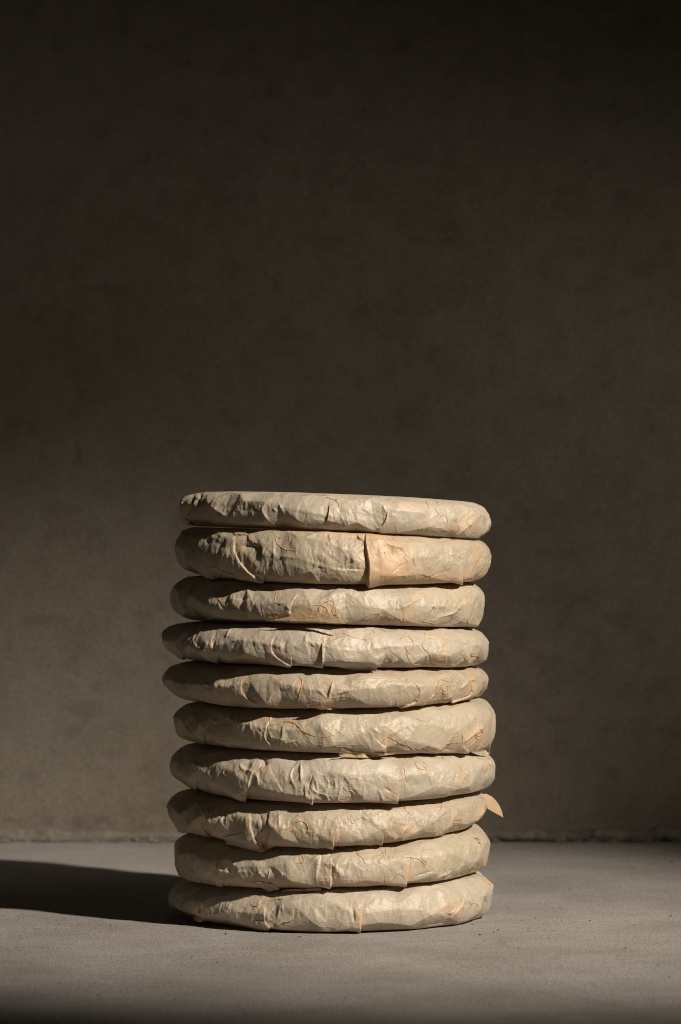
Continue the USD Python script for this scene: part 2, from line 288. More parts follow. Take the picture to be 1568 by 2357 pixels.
# single creases: (view, line, height mm (+ ridge, - groove), width)
CREASES = {
 1: [('1L', [(285,70),(265,130),(235,220)], -1.3, 14), ('1L', [(215,90),(175,230),(125,315)], -1.5, 18), ('1L', [(225,150),(210,210)], .8, 12), ('1L', [(370,215),(440,260),(520,310)], .6, 12),
     ('1L', [(850,190),(830,260),(890,350)], .9, 10), ('1L', [(970,180),(1000,230),(1035,290)], .9, 9), ('1L', [(920,230),(960,260)], .7, 9), ('1R', [(515,210),(550,260)], .8, 12),
     ('1R', [(1370,310),(1250,400),(1090,505)], 1.6, 40), ('1R', [(1310,230),(1200,330)], .6, 14)],
 2: [('2L', [(1180,350),(1350,410),(1560,450)], .7, 12), ('2L', [(1130,190),(1380,110),(1560,60)], 1.2, 16), ('2R', [(365,195),(520,200),(600,235),(740,255)], 1.2, 18), ('2R', [(780,290),(810,420)], .8, 9),
     ('2R', [(0,430),(150,430),(380,450)], -.8, 10), ('2R', [(30,130),(60,200)], .8, 9), ('2L', [(620,230),(760,240),(830,270)], -.9, 14), ('2L', [(900,400),(1000,330),(1180,350)], .7, 12), ('2L', [(930,180),(930,330)], .6, 10),
     ('2R', [(880,540),(1020,480),(1130,440)], -.4, 8), ('2R', [(570,490),(700,400)], -.5, 9)],
 3: [('3L', [(210,235),(250,320),(320,360)], -1.5, 20), ('3L', [(1130,270),(1165,310)], .8, 8), ('3R', [(690,310),(840,240),(930,185)], .9, 12), ('3R', [(1060,385),(1190,340),(1260,280),(1340,240)], 1.0, 10), ('3R', [(1190,300),(1185,400)], .6, 8),
     ('3R', [(195,290),(260,275)], .6, 9), ('3R', [(1355,480),(1420,430)], 1.2, 14)],
 4: [('4L', [(430,110),(400,170)], .8, 11), ('4L', [(680,130),(640,200)], .8, 11), ('4R', [(80,265),(140,245),(215,210)], 1.1, 9), ('4R', [(650,430),(720,395)], .8, 9), ('4L', [(1180,230),(1150,300)], -.7, 9), ('4L', [(1350,170),(1355,250)], .9, 12), ('4L', [(1380,240),(1440,280)], .8, 10)],
 5: [('5L', [(90,200),(80,250),(130,300)], -.7, 9), ('5L', [(1380,270),(1420,270),(1500,350)], .8, 8), ('5L', [(1550,200),(1510,350)], .7, 8), ('5R', [(95,200),(50,350)], .8, 8), ('5R', [(95,310),(270,265)], .9, 8), ('5R', [(970,385),(1180,320)], 1.1, 12), ('5R', [(1230,270),(1310,195)], .6, 10)],
 6: [('6L', [(120,230),(220,330),(330,385)], -.8, 10), ('6L', [(530,150),(550,210)], 1.0, 12), ('6L', [(720,220),(730,300)], .7, 10), ('6L', [(1030,230),(1010,300),(1010,390)], .9, 16), ('6L', [(1130,390),(1000,420)], .7, 12), ('6L', [(890,320),(920,360),(1040,385)], .8, 10),
     ('6R', [(560,350),(650,300),(710,260)], .9, 9), ('6R', [(1250,400),(1430,260)], 1.3, 14), ('6R', [(410,290),(440,290),(500,330)], .8, 14), ('6L', [(380,190),(410,230)], .9, 10), ('6R', [(1180,250),(1100,290)], .6, 20)],
 7: [('7L', [(880,110),(905,195)], -1.8, 20), ('7L', [(670,160),(700,220),(790,235)], .9, 11), ('7L', [(1220,150),(1220,340)], 1.1, 9), ('7L', [(1215,150),(1140,230),(1130,300),(1180,400)], .8, 10), ('7L', [(1330,260),(1270,430)], -.9, 9), ('7L', [(1370,440),(1310,380)], .9, 9),
     ('7L', [(820,260),(840,370)], .9, 9), ('7L', [(260,160),(340,240)], .9, 14), ('7L', [(370,240),(420,300)], .8, 11), ('7R', [(130,340),(80,510)], .8, 7), ('7R', [(60,300),(80,390)], .8, 8), ('7R', [(460,400),(500,490)], .9, 14), ('7R', [(500,380),(570,410)], -.8, 9),
     ('7R', [(330,340),(320,490)], .5, 12), ('7L', [(1370,440),(1440,450),(1470,510)], .8, 8), ('7R', [(740,370),(830,350)], -.5, 7)],
 8: [('8L', [(400,190),(420,280)], 1.0, 8), ('8L', [(560,210),(540,300),(500,340)], .8, 9), ('8L', [(720,190),(670,270)], .8, 9), ('8L', [(950,345),(1030,400)], .9, 9), ('8L', [(1045,250),(1050,390)], .7, 8), ('8L', [(860,230),(890,340),(880,460)], -.8, 12), ('8L', [(340,150),(270,210)], .7, 9),
     ('8R', [(210,350),(270,330),(310,360)], .9, 12), ('8R', [(590,520),(740,375)], .9, 12), ('8R', [(510,340),(580,380),(690,400)], .9, 12), ('8R', [(1330,220),(1340,300),(1280,380)], .9, 10)],
 9: [('9L', [(450,285),(500,340),(600,365)], 1.1, 10), ('9L', [(640,360),(720,350)], .8, 8), ('9L', [(830,350),(890,400)], .9, 10), ('9L', [(940,330),(920,430)], .9, 8), ('9L', [(1040,360),(1050,400)], .7, 9), ('9L', [(1290,260),(1380,220),(1480,205)], .8, 12), ('9R', [(950,420),(1150,345)], 1.2, 13), ('9R', [(1040,430),(1150,380)], -1.2, 14),
     ('9R', [(800,400),(980,340)], -.6, 12), ('9R', [(1270,90),(1330,60)], .5, 14), ('9R', [(1330,290),(1350,340)], .6, 10), ('9R', [(480,270),(520,230)], .6, 10)],
 10: [('10L', [(1060,310),(1030,430)], .8, 9), ('10L', [(610,300),(580,350)], .7, 12), ('10L', [(370,280),(340,330)], .9, 10), ('10L', [(780,430),(860,500)], .6, 10), ('10R', [(250,380),(340,340),(440,270)], 1.0, 10), ('10R', [(230,340),(240,470)], -.9, 10), ('10R', [(870,230),(1000,190),(1100,300)], .8, 14),
      ('10R', [(1100,400),(1180,330)], .9, 9), ('10R', [(1440,60),(1470,130),(1430,280)], .9, 14), ('10R', [(1390,190),(1430,290)], .8, 12)],
}
# crumpled patches: (view, cx, cy, rx, ry, amplitude mm, cell mm)
CRUMPLES = {
 1: [('1L',900,220,130,90,.8,3), ('1L',650,260,330,60,.45,3.5), ('1L',1200,280,200,60,.4,3.5), ('1R',300,270,250,70,.4,3), ('1R',530,310,60,80,.6,3), ('1R',1330,280,120,90,.7,4), ('1R',1430,350,60,120,.8,3), ('1L',200,220,120,120,.7,6)],
 2: [('2L',1000,250,420,220,.9,3.6), ('2L',1450,330,280,230,1.0,3.3), ('2R',200,330,190,220,1.0,3.0), ('2R',650,170,130,80,.8,3.5), ('2R',880,390,130,90,.7,3.5), ('2R',1150,340,200,120,.55,3.2), ('2R',1430,420,80,160,1.1,2.8), ('2L',250,150,200,90,.7,3), ('2L',450,210,120,60,.5,3)],
 3: [('3R',650,250,300,70,.45,3.5), ('3R',1320,320,130,100,.7,3.5), ('3L',900,210,250,60,.35,4), ('3R',180,260,70,60,.7,2.6), ('3L',1200,210,70,60,.6,3)],
 4: [('4L',1080,230,110,110,.8,3.3), ('4L',1400,220,130,100,1.0,3.6), ('4L',1520,190,60,70,1.0,3), ('4L',800,240,330,60,.4,3), ('4L',560,160,130,70,.55,4), ('4R',640,380,80,90,.8,4), ('4R',1150,350,80,90,.7,4), ('4R',1300,380,110,100,.55,3), ('4R',300,280,250,100,.3,4), ('4R',1450,250,70,120,.6,4)],
 5: [('5L',600,210,230,45,.6,2.2), ('5L',900,270,200,70,.6,3), ('5L',1200,260,200,60,.35,3), ('5R',170,310,130,80,.6,2.8), ('5R',900,250,90,100,.55,3.5), ('5R',400,230,350,50,.35,3.5), ('5R',1400,150,80,100,.6,4), ('5L',1450,310,110,70,.6,2.8)],
 6: [('6L',560,200,190,90,.8,3.6), ('6L',820,290,100,90,.8,2.8), ('6L',1030,330,170,120,1.0,4), ('6L',1350,280,180,120,.5,6), ('6R',450,330,110,90,.9,4.5), ('6R',690,260,110,55,.7,3), ('6R',1350,370,100,100,.9,3), ('6R',100,300,150,100,.4,6), ('6L',160,200,120,140,.5,4)],
 7: [('7L',320,240,130,90,.9,3.6), ('7L',830,250,110,90,1.0,3), ('7L',1000,300,130,130,.7,6), ('7L',1200,300,110,150,.8,3), ('7L',1380,360,160,150,1.1,3), ('7R',100,330,190,150,.8,3), ('7R',370,330,220,70,.55,3), ('7R',560,400,120,70,.8,4), ('7R',740,330,70,50,.9,2.5), ('7R',1250,270,80,90,.6,3), ('7R',1430,380,80,60,1.0,3), ('7L',600,270,180,100,.4,3)],
 8: [('8L',400,230,130,90,.9,2.5), ('8L',580,240,210,80,.75,2.8), ('8L',880,380,80,140,.8,4), ('8L',1000,310,70,90,.8,2.6), ('8R',90,380,80,80,1.0,3), ('8R',260,330,140,70,.8,3.4), ('8R',620,400,140,90,1.0,4.5), ('8R',1050,350,90,110,.7,4), ('8R',1330,320,80,90,1.0,3), ('8L',1250,310,200,60,.3,3), ('8L',140,240,110,110,.5,3)],
 9: [('9L',530,340,120,100,1.0,3.4), ('9L',850,380,310,80,.8,2.6), ('9L',1450,330,90,90,.8,2.6), ('9R',100,360,60,70,1.0,2.4), ('9R',1080,390,140,60,1.0,4), ('9R',1200,250,260,140,.5,4.5), ('9R',700,300,80,60,.5,3), ('9L',180,220,140,140,.5,3), ('9R',300,270,250,60,.3,2.5), ('9R',620,400,110,70,.5,3), ('9L',1380,200,150,40,.6,4)],
 10: [('10L',1050,380,130,90,.8,3.6), ('10R',320,330,140,70,.9,3), ('10R',950,240,160,70,.8,3.6), ('10R',1130,340,140,100,.9,5), ('10R',1450,150,60,110,.8,4), ('10L',600,330,200,60,.4,4), ('10R',650,320,250,90,.4,5), ('10L',330,310,60,60,.8,3), ('10L',940,400,60,110,.6,3)],
}
# peach patches (where the paper's warmer side shows): (view, cx, cy, rx, ry, strength)
PEACH = {
 1: [('1R',750,190,130,50,.5), ('1R',1230,410,150,60,.7), ('1R',1330,330,60,50,.6), ('1R',900,430,70,50,.5), ('1L',1440,330,40,50,.6), ('1R',1460,450,30,60,.5)],
 2: [('2R',570,410,240,230,1.0), ('2R',450,125,130,110,1.0), ('2R',800,540,300,70,.8), ('2R',420,300,60,320,.9), ('2R',200,100,170,70,.5), ('2R',1150,530,230,70,.7), ('2R',1270,540,60,70,.8), ('2L',1450,90,150,50,.5), ('2L',620,270,50,110,.6), ('2R',750,440,90,90,.6), ('2R',1420,500,60,80,.5)],
 3: [('3R',800,360,60,90,.8), ('3R',880,210,70,30,.6), ('3L',1450,350,150,60,.5), ('3R',130,330,60,60,.6), ('3R',1300,270,60,40,.5), ('3R',600,400,200,50,.35)],
 4: [('4L',1490,380,40,110,.8), ('4R',40,380,40,100,.7), ('4R',1120,390,70,60,.8), ('4R',560,420,50,80,.5), ('4R',150,230,70,30,.6), ('4L',500,270,30,80,.7), ('4L',1050,270,30,80,.5), ('4R',1150,230,40,60,.5), ('4L',1090,330,50,40,.5)],
 5: [('5R',30,390,80,50,.9), ('5R',800,395,100,40,.6), ('5L',1500,370,100,40,.7), ('5R',1330,250,40,90,.6), ('5L',740,230,25,60,.6), ('5R',1200,390,200,40,.5), ('5R',80,270,50,100,.4)],
 6: [('6R',530,440,50,60,.9), ('6R',1340,390,90,80,.95), ('6R',600,320,90,50,.5), ('6L',850,310,50,70,.6), ('6R',1150,440,150,70,.35), ('6R',1400,300,50,60,.8), ('6L',340,370,60,40,.7)],
 7: [('7L',780,250,70,40,.6), ('7L',260,310,40,50,.7), ('7R',580,450,70,60,.6), ('7R',1215,230,40,60,.5), ('7R',1440,190,40,60,.5), ('7L',1250,400,30,60,.5), ('7R',1350,420,100,40,.4)],
 8: [('8R',30,520,50,100,.8), ('8L',390,370,40,60,.8), ('8L',880,500,60,50,.8), ('8R',660,440,90,60,.5), ('8R',530,520,60,50,.7), ('8R',1330,320,50,70,.7), ('8L',480,470,80,50,.6), ('8L',110,350,40,120,.6), ('8R',1020,430,60,60,.4), ('8L',1540,450,50,110,.6)],
 9: [('9L',1460,440,60,70,.7), ('9R',30,440,50,70,.7), ('9R',750,400,40,80,.85), ('9L',700,440,120,60,.35), ('9L',540,440,80,70,.3)],
 10: [('10R',275,450,45,80,.95), ('10R',1090,350,90,70,.7), ('10R',1180,330,50,40,.7), ('10L',300,380,40,70,.8), ('10R',1440,110,50,60,.7), ('10L',930,470,40,40,.6), ('10R',320,340,90,50,.4)],
}
# fibres: (view, line, width, tone)
FIBRES = {
 1: [('1L',[(1322,118),(1420,140),(1490,170),(1520,215)],6,'b'), ('1L',[(1325,115),(1440,125),(1500,160)],4,'b'), ('1R',[(905,155),(910,185),(935,220)],9,'b'), ('1R',[(985,370),(1030,310),(1070,292),(1095,325),(1098,360)],9,'g'), ('1R',[(1335,290),(1280,330),(1275,375),(1320,390)],6,'o'),
     ('1R',[(980,160),(1000,170),(1012,190)],4,'b'), ('1R',[(985,230),(1005,262),(1022,285)],5,'o'), ('1R',[(470,130),(540,150),(600,158)],3,'b')],
 2: [('2L',[(370,65),(340,110),(340,145)],8,'o'), ('2L',[(410,65),(395,110),(375,160)],9,'o'), ('2L',[(320,445),(330,420),(410,425),(470,455),(580,490)],8,'b'), ('2L',[(1000,170),(960,155),(950,190),(975,225),(1030,265),(1100,275),(1165,260)],7,'g'),
     ('2R',[(1375,250),(1370,350),(1345,420),(1290,490)],9,'o'), ('2R',[(940,530),(1020,490),(1130,440)],4,'b'), ('2L',[(190,265),(230,285),(255,280)],4,'b'), ('2R',[(530,280),(540,310)],4,'b'), ('2R',[(1200,330),(1220,345)],4,'o')],
 3: [('3L',[(1045,133),(1040,190),(1030,240)],8,'g'), ('3L',[(270,130),(270,180),(285,205)],6,'b'), ('3L',[(620,100),(540,140),(520,200),(560,260),(640,300),(700,310)],5,'b'), ('3L',[(1355,280),(1400,270),(1480,290),(1505,325),(1470,350),(1425,325),(1430,280),(1480,240)],9,'o'),
     ('3R',[(0,275),(60,240),(110,235),(128,270),(108,320),(120,350),(150,362)],9,'o'), ('3R',[(950,355),(1010,315),(1015,278),(1030,300),(1045,308)],4,'b'), ('3R',[(1070,300),(1085,290)],4,'b'), ('3R',[(1100,278),(1113,285),(1110,315)],4,'b'), ('3R',[(920,415),(1000,430),(1060,450)],6,'o'), ('3R',[(1320,395),(1330,435),(1350,450)],8,'o'), ('3R',[(1245,190),(1252,215),(1265,240)],8,'g'),
     ('3R',[(380,395),(440,365),(530,345),(515,370)],4,'b'), ('3R',[(1150,120),(1200,142)],7,'o'), ('3L',[(960,370),(1010,345),(1070,345),(1010,380),(970,375)],5,'o'), ('3R',[(720,400),(745,385),(755,400),(725,408)],4,'o'), ('3L',[(1030,250),(1080,262),(1140,250)],5,'b')],
 4: [('4R',[(175,178),(230,168),(320,200),(420,217),(480,200),(510,160),(490,135)],9,'g'), ('4R',[(510,110),(560,130),(605,150)],7,'o'), ('4R',[(800,108),(860,118),(880,140),(865,160)],8,'o'), ('4R',[(740,230),(755,195),(800,188),(845,220),(858,270),(840,330),(815,340),(785,270),(790,300),(820,400),(850,437),(970,435)],8,'g'),
     ('4R',[(965,215),(940,260),(960,310),(1010,370),(1020,410)],5,'b'), ('4R',[(1080,120),(1070,145),(980,155),(960,185),(1000,212),(1060,215),(1095,200)],9,'g'), ('4R',[(975,370),(985,410),(1030,440),(1050,470)],9,'o'), ('4R',[(1365,335),(1340,375),(1300,430),(1265,465)],13,'o'), ('4R',[(1365,340),(1385,370),(1420,365),(1460,380)],11,'o'),
     ('4R',[(1420,365),(1385,390),(1360,415)],9,'o'), ('4R',[(1320,385),(1325,430),(1310,465)],10,'o'), ('4R',[(1110,190),(1140,225),(1165,222)],6,'g'), ('4R',[(1310,260),(1350,250),(1355,230)],3,'b'), ('4R',[(170,420),(210,450),(250,465)],4,'b'), ('4R',[(920,105),(960,118),(985,108)],5,'b'), ('4R',[(440,220),(425,260)],3,'b')],
 5: [('5L',[(1250,155),(1275,200),(1250,310),(1225,400)],14,'o'), ('5L',[(1300,60),(1275,105)],4,'g'), ('5R',[(455,165),(560,158),(640,130),(690,108)],8,'g'), ('5R',[(860,390),(950,355),(1000,310),(1025,240),(1050,182),(1100,185),(1135,205),(1138,232),(1110,240),(1080,270),(1078,300),(1110,300),(1120,270),(1105,240)],11,'o'),
     ('5R',[(1085,305),(1150,280),(1195,245)],9,'g'), ('5R',[(1340,185),(1335,250),(1320,310)],9,'o'), ('5R',[(1310,195),(1375,178)],7,'o'), ('5R',[(1075,360),(1120,358),(1132,372)],5,'g'), ('5R',[(920,440),(1050,410),(1200,350),(1320,305)],10,'b'), ('5R',[(620,430),(800,385),(860,300)],7,'b'), ('5R',[(825,205),(872,275)],6,'o'), ('5R',[(1235,390),(1320,370),(1420,345),(1445,320)],9,'o')],
 6: [('6L',[(890,248),(960,240),(1030,218),(1090,222),(1140,250),(1190,300),(1250,330),(1300,350)],16,'o'), ('6L',[(1090,222),(1140,250),(1190,300),(1220,325)],10,'g'), ('6L',[(1530,200),(1555,250),(1530,300),(1450,340),(1350,362)],6,'g'), ('6L',[(940,215),(980,180),(1040,150),(1085,140)],5,'b'), ('6L',[(915,115),(900,180),(895,230)],7,'o'),
     ('6R',[(560,352),(600,370),(655,400),(630,440)],10,'o'), ('6R',[(655,405),(740,430),(795,470)],6,'o'), ('6R',[(655,395),(690,375),(720,365)],5,'b'), ('6R',[(1145,355),(1190,340),(1225,328),(1238,370)],8,'g'), ('6R',[(1020,470),(1080,425),(1150,405),(1240,405)],6,'o'), ('6R',[(820,460),(860,462),(920,475)],5,'b'), ('6R',[(820,200),(880,208),(940,210)],5,'o'),
     ('6R',[(1360,300),(1400,280),(1410,330),(1370,345),(1350,330)],9,'g'), ('6R',[(1345,340),(1375,372),(1400,350),(1380,375)],9,'g'), ('6R',[(500,420),(540,370)],6,'o'), ('6L',[(185,166),(240,180)],4,'g'), ('6L',[(460,255),(520,255),(545,290)],4,'b'), ('6L',[(740,285),(760,330)],3,'b')],
 7: [('7L',[(550,203),(525,240),(540,270),(600,275),(650,235),(690,230)],5,'o'), ('7L',[(640,400),(680,440),(720,465)],3,'b'), ('7R',[(145,380),(160,402),(220,415),(238,440),(215,480),(150,505),(110,495)],5,'g'), ('7R',[(860,155),(810,150),(793,175),(815,210),(870,225),(885,210),(850,195)],9,'o'), ('7R',[(860,155),(905,190)],5,'g'), ('7R',[(600,124),(700,128),(770,132)],7,'g'),
     ('7R',[(690,215),(700,290),(715,330)],8,'o'), ('7R',[(1245,260),(1230,300),(1265,290),(1245,262)],6,'o'), ('7R',[(1240,290),(1225,330),(1210,360)],5,'o'), ('7R',[(1210,175),(1190,230),(1170,265)],4,'g'), ('7R',[(1320,90),(1350,120),(1405,132)],6,'o'), ('7R',[(1025,100),(1030,120),(1060,128)],5,'b'), ('7R',[(1440,170),(1475,200)],7,'g')],
 8: [('8L',[(1060,400),(1100,405),(1150,375),(1190,335),(1245,325),(1290,350),(1305,395),(1290,440),(1240,475)],13,'o'), ('8L',[(600,455),(630,500),(632,525)],6,'o'), ('8L',[(385,410),(425,455),(425,480)],5,'b'), ('8L',[(1190,290),(1215,275),(1235,285)],3,'b'), ('8R',[(650,190),(640,230),(660,275),(695,305)],12,'o'), ('8R',[(970,165),(1000,175),(965,190),(980,230),(960,285)],11,'o'),
     ('8R',[(415,370),(418,320),(420,300),(480,270),(580,235)],6,'g'), ('8R',[(170,320),(168,370),(180,390),(212,380)],7,'g'), ('8R',[(1080,360),(1140,355),(1160,340)],12,'o'), ('8R',[(1140,358),(1160,385),(1140,425),(1085,430)],9,'o'), ('8R',[(1000,170),(1060,180),(1110,185)],5,'b'), ('8R',[(230,380),(270,355)],4,'g'), ('8R',[(380,440),(365,480)],3,'b')],
 9: [('9L',[(190,340),(250,340),(275,380),(295,440),(295,475)],10,'o'), ('9L',[(305,410),(330,440),(360,480)],5,'b'), ('9L',[(1160,165),(1215,195),(1245,245),(1235,275),(1190,285)],10,'o'), ('9L',[(1520,245),(1530,310),(1495,390)],6,'o'), ('9R',[(265,130),(295,200),(340,235),(355,280)],7,'b'), ('9R',[(525,175),(500,205),(440,220),(432,280),(415,300)],6,'o'), ('9R',[(640,155),(625,190),(600,240)],6,'o'),
     ('9R',[(700,218),(770,225),(840,240),(880,270),(900,310)],9,'g'), ('9R',[(895,190),(865,200),(870,230),(905,270),(905,305),(885,300),(870,255)],12,'g'), ('9R',[(770,235),(765,330),(740,400)],7,'o'), ('9R',[(545,390),(535,430),(560,450),(600,430),(650,375),(700,390),(715,420)],6,'o'), ('9R',[(1450,190),(1450,260),(1440,320)],9,'o'), ('9R',[(880,155),(970,155)],4,'g'), ('9L',[(320,140),(345,110),(400,90)],5,'b'), ('9R',[(575,215),(580,235)],4,'o'), ('9R',[(540,130),(545,200)],5,'b')],
 10: [('10L',[(800,290),(805,325),(850,325),(900,295),(1000,270),(1080,265)],10,'o'), ('10L',[(950,240),(920,270),(900,290)],5,'b'), ('10L',[(850,325),(780,368)],6,'o'), ('10L',[(830,285),(890,240)],4,'b'), ('10R',[(1385,65),(1410,110),(1450,130),(1480,135)],5,'o'), ('10R',[(800,390),(840,370),(890,365)],6,'g'), ('10R',[(1265,275),(1290,310),(1330,300),(1355,330)],4,'b'), ('10L',[(480,265),(600,280),(690,268),(750,245)],4,'b'), ('10L',[(1080,465),(1150,470),(1172,440)],4,'o')],
}
# loose paper flaps: (view, outline, [mm in front of the cake at each corner], inside colour?, label)
FLAPS = {
 3: [('3L', [(985,408),(1160,374),(1290,262),(1430,335),(1590,392),(1690,420),(1660,440),(1450,425),(1200,415)], [1.2,1.5,1.2,1.6,2.0,2.2,3.0,3.0,2.4], True, 'triangular corner of paper turned up against the rim', [(700, 1391, DIST - .0972), (621, 1428, DIST - .0925), (802, 1432, DIST - .1012)])],
 4: [('4R', [(40,250),(330,300),(606,335),(575,430),(520,508),(300,488),(45,450)], [.5,.5,.7,1.2,2.0,2.0,1.6], False, None)],
 5: [('5L', [(1330,395),(1480,412),(1590,452),(1450,446),(1318,432)], [1.0,1.0,1.0,2.2,2.2], True, 'pale strip of paper poking out below the rim')],
 6: [('6R', [(145,452),(116,522),(340,544),(500,524),(670,504),(420,500),(250,494)], [2.2,2.6,2.5,2.0,1.0,.8,1.0], True, 'peach paper corner hanging below the rim'),
     ('6R', [(1310,492),(1400,430),(1490,400),(1478,500),(1440,532),(1380,520)], [.6,.8,.6,1.5,1.5,1.2], False, None)],
 7: [('8R', [(1250,140),(1310,130),(1380,125),(1430,150),(1470,190),(1500,235),(1520,285),(1534,338),(1480,308),(1420,275),(1370,240),(1330,200)], [0]*12, True, 'long pointed tongue of paper sticking out to the side', [(1086, 1829, DIST - .013), (1158, 1882, DIST + .010), (1100, 1868, DIST - .010)])],
 8: [('8L', [(530,470),(700,440),(800,455),(850,515),(888,603),(740,567),(560,527)], [.4,.5,.8,1.2,2.2,1.8,1.0], False, None),
     ('8L', [(870,530),(935,528),(1035,545),(888,603)], [0,.3,-.5,1.0], True, None),
     ('8R', [(1110,500),(1180,508),(1240,508),(1310,528),(1352,540),(1357,558),(1300,560),(1240,535),(1180,516)], [0,.5,1,0,-1,-1,0,1,1], True, 'curled peach scrap of paper at the lower edge')],
 9: [('9L', [(1048,522),(1100,512),(1250,506),(1405,500),(1398,522),(1250,528),(1060,532)], [1.0,.3,.3,.3,1.0,1.6,1.6], True, 'thin brown edge of paper below the rim'),
     ('9L', [(790,440),(900,450),(985,470),(1030,510),(930,532),(880,505),(850,490)], [.2,.5,.6,.8,1.8,1.4,.8], False, None)],
 10: [('10L', [(335,315),(300,360),(268,410),(275,448),(330,472),(440,455),(330,405)], [.5,.9,1.6,2.0,2.0,1.0,.8], True, 'curled peach edge of paper at the lower left'),
      ('10L', [(780,450),(930,470),(1000,470),(1095,455),(1040,500),(960,524),(860,505)], [.3,.6,.6,.6,1.2,1.6,1.2], False, None)],
}

# lower edges that hang down beside a fold: (view, x, side of the hanging panel, mm, width)
DROOPS = {
 2: [('2R',365,'R',1.4,220), ('2L',850,'L',1.4,260), ('2R',1230,'L',2.0,110)], 3: [('3R',175,'L',.8,160), ('3R',730,'L',.8,150)],
 4: [('4L',1508,'L',1.5,210), ('4L',570,'L',1.5,160), ('4L',1225,'L',1.0,160), ('4L',262,'L',1.2,80)], 5: [('5R',660,'R',.8,200)], 6: [('6R',545,'L',1.2,160), ('6L',310,'L',1.0,90), ('6R',1290,'L',1.0,120)],
 7: [('7L',290,'L',2.0,140), ('7L',730,'L',2.2,340), ('7L',1330,'L',1.3,90), ('7R',632,'L',2.2,300)], 8: [('8L',140,'R',1.4,90), ('8L',888,'L',2.4,300), ('8R',15,'L',2.2,340), ('8R',452,'L',1.8,250), ('8R',1000,'L',1.0,200)],
 9: [('9L',1491,'L',1.0,110), ('9R',736,'L',1.8,260), ('9L',520,'L',1.2,110)], 10: [('10L',960,'L',1.4,190), ('10R',298,'L',1.8,120)],
}

# ------------------------------------------------------------------ setting
WALL_Y = 0.483
rng = np.random.default_rng(11)


def spots(p2, lst):
    a = np.zeros(len(p2))
    for x, y, rx, ry, ang, k in lst:
        d = p2 - np.array([x, y])
        c, s = math.cos(ang), math.sin(ang)
        u, w = (d[:, 0] * c + d[:, 1] * s) / rx, (-d[:, 0] * s + d[:, 1] * c) / ry
        a = np.maximum(a, k * np.exp(-(u * u + w * w)))
    return a


def axis(lo, hi, a, b, n):
    """fine steps between a and b, coarse ones outside"""
    return np.concatenate([np.linspace(lo, a, 14)[:-1], np.linspace(a, b, n), np.linspace(b, hi, 14)[1:]])


# wall
xs, zs = axis(-2.2, 2.2, -.34, .34, 330), np.concatenate([np.linspace(-.02, .72, 360), np.linspace(.72, 2.4, 14)[1:]])
X, Z = np.meshgrid(xs, zs, indexing='ij')
q = np.stack([X, Z, 0 * X], -1)
rel = (fbm(q * 9, 4, 3) - .5) * .0012 + (fbm(q * 90, 3, 5) - .5) * .0002
v = np.stack([X, WALL_Y - rel, Z], -1).reshape(-1, 3)
wp = px(v)
near = np.exp(-np.maximum(0, 1900 - wp[:, 1]) / 25.0)
st = 1.3 * spots(wp, [(500,842,4,3,0,.75), (795,857,4,3.5,0,.7), (970,551,22,5,.05,.45), (1035,552,20,6,.1,.6), (180,1040,5,26,-.15,.6), (172,1066,9,6,.6,.35), (317,243,9,7,.4,.5), (432,146,9,8,.4,.5), (345,108,26,8,.35,.4), (925,108,18,12,-.4,.5),
               (1290,172,6,6,0,.5), (1350,372,4,7,0,.55), (1040,225,8,7,0,.35), (1290,440,14,6,.2,.35), (800,590,18,5,.1,.3), (1480,45,14,8,0,.4), (1440,1132,10,5,0,.4), (610,570,4,3,0,.3), (1215,510,5,4,0,.3), (1090,825,4,10,.2,.3), (490,310,5,4,0,.35), (740,760,3,50,.02,-.0)])
for _ in range(220):
    st = np.maximum(st, spots(wp, [(rng.uniform(0, 1568), rng.uniform(0, 1900), rng.uniform(1.5, 4), rng.uniform(1.5, 4), 0, rng.uniform(.15, .6))]))
pit = np.clip((fbm(np.stack([v[:, 0] * 95, 0 * v[:, 0], v[:, 2] * 130], -1), 3, 31) - .54) * 5, 0, .55)
base_band = np.exp(-((wp[:, 1] - 1893 + 14 * (fbm(np.stack([v[:, 0] * 8, 0 * v[:, 0], 0 * v[:, 0]], -1), 2, 33) - .5)) / 16.0) ** 2) * np.clip((760 - wp[:, 0]) / 240, .25, 1)
st = np.maximum(st, pit * base_band)
st = np.maximum(st, np.clip((fbm(np.stack([v[:, 0] * 60, 0 * v[:, 0], v[:, 2] * 60], -1), 4, 41) - .63) * 3, 0, .25))
w = put('/World', 'wall', v, grid_faces(len(xs), len(zs)), wall_m, True, {'stain': st})
data(w, kind='structure')

# rough plaster ledge where the wall meets the floor
xs = axis(-2.2, 2.2, -.36, .36, 520)
prof = [(-.35, 1.04), (.18, 1.0), (.34, .82), (.55, .5), (.85, .25), (1.0, .12), (.92, .0)]
rows = []
h0 = .0082 + .0062 * (fbm(np.stack([xs * 7, 0 * xs, 0 * xs + 2], -1), 3, 12) - .5) + .0050 * (fbm(np.stack([xs * 45, 0 * xs, 0 * xs + 7], -1), 3, 8) - .5)
for k, (o, h) in enumerate(prof):
    n2 = fbm(np.stack([xs * 130, 0 * xs + k * .8, 0 * xs], -1), 3, 9) - .5
    n4 = fbm(np.stack([xs * 30, 0 * xs + k * .3, 0 * xs], -1), 3, 19) - .5
    rows.append(np.stack([xs, WALL_Y - .0004 - o * .0034 - (.0026 * n2 + .0044 * n4) * (k > 0), np.maximum(.0002, h0 * h + .0010 * n2 * (0 < k < 5))], -1))
v = np.stack(rows, 1).reshape(-1, 3)
crack = np.repeat(fbm(np.stack([xs * 38, 0 * xs, 0 * xs], -1), 3, 5), len(prof))
crack2 = np.repeat(fbm(np.stack([xs * 21, 0 * xs + 4, 0 * xs], -1), 3, 6), len(prof))
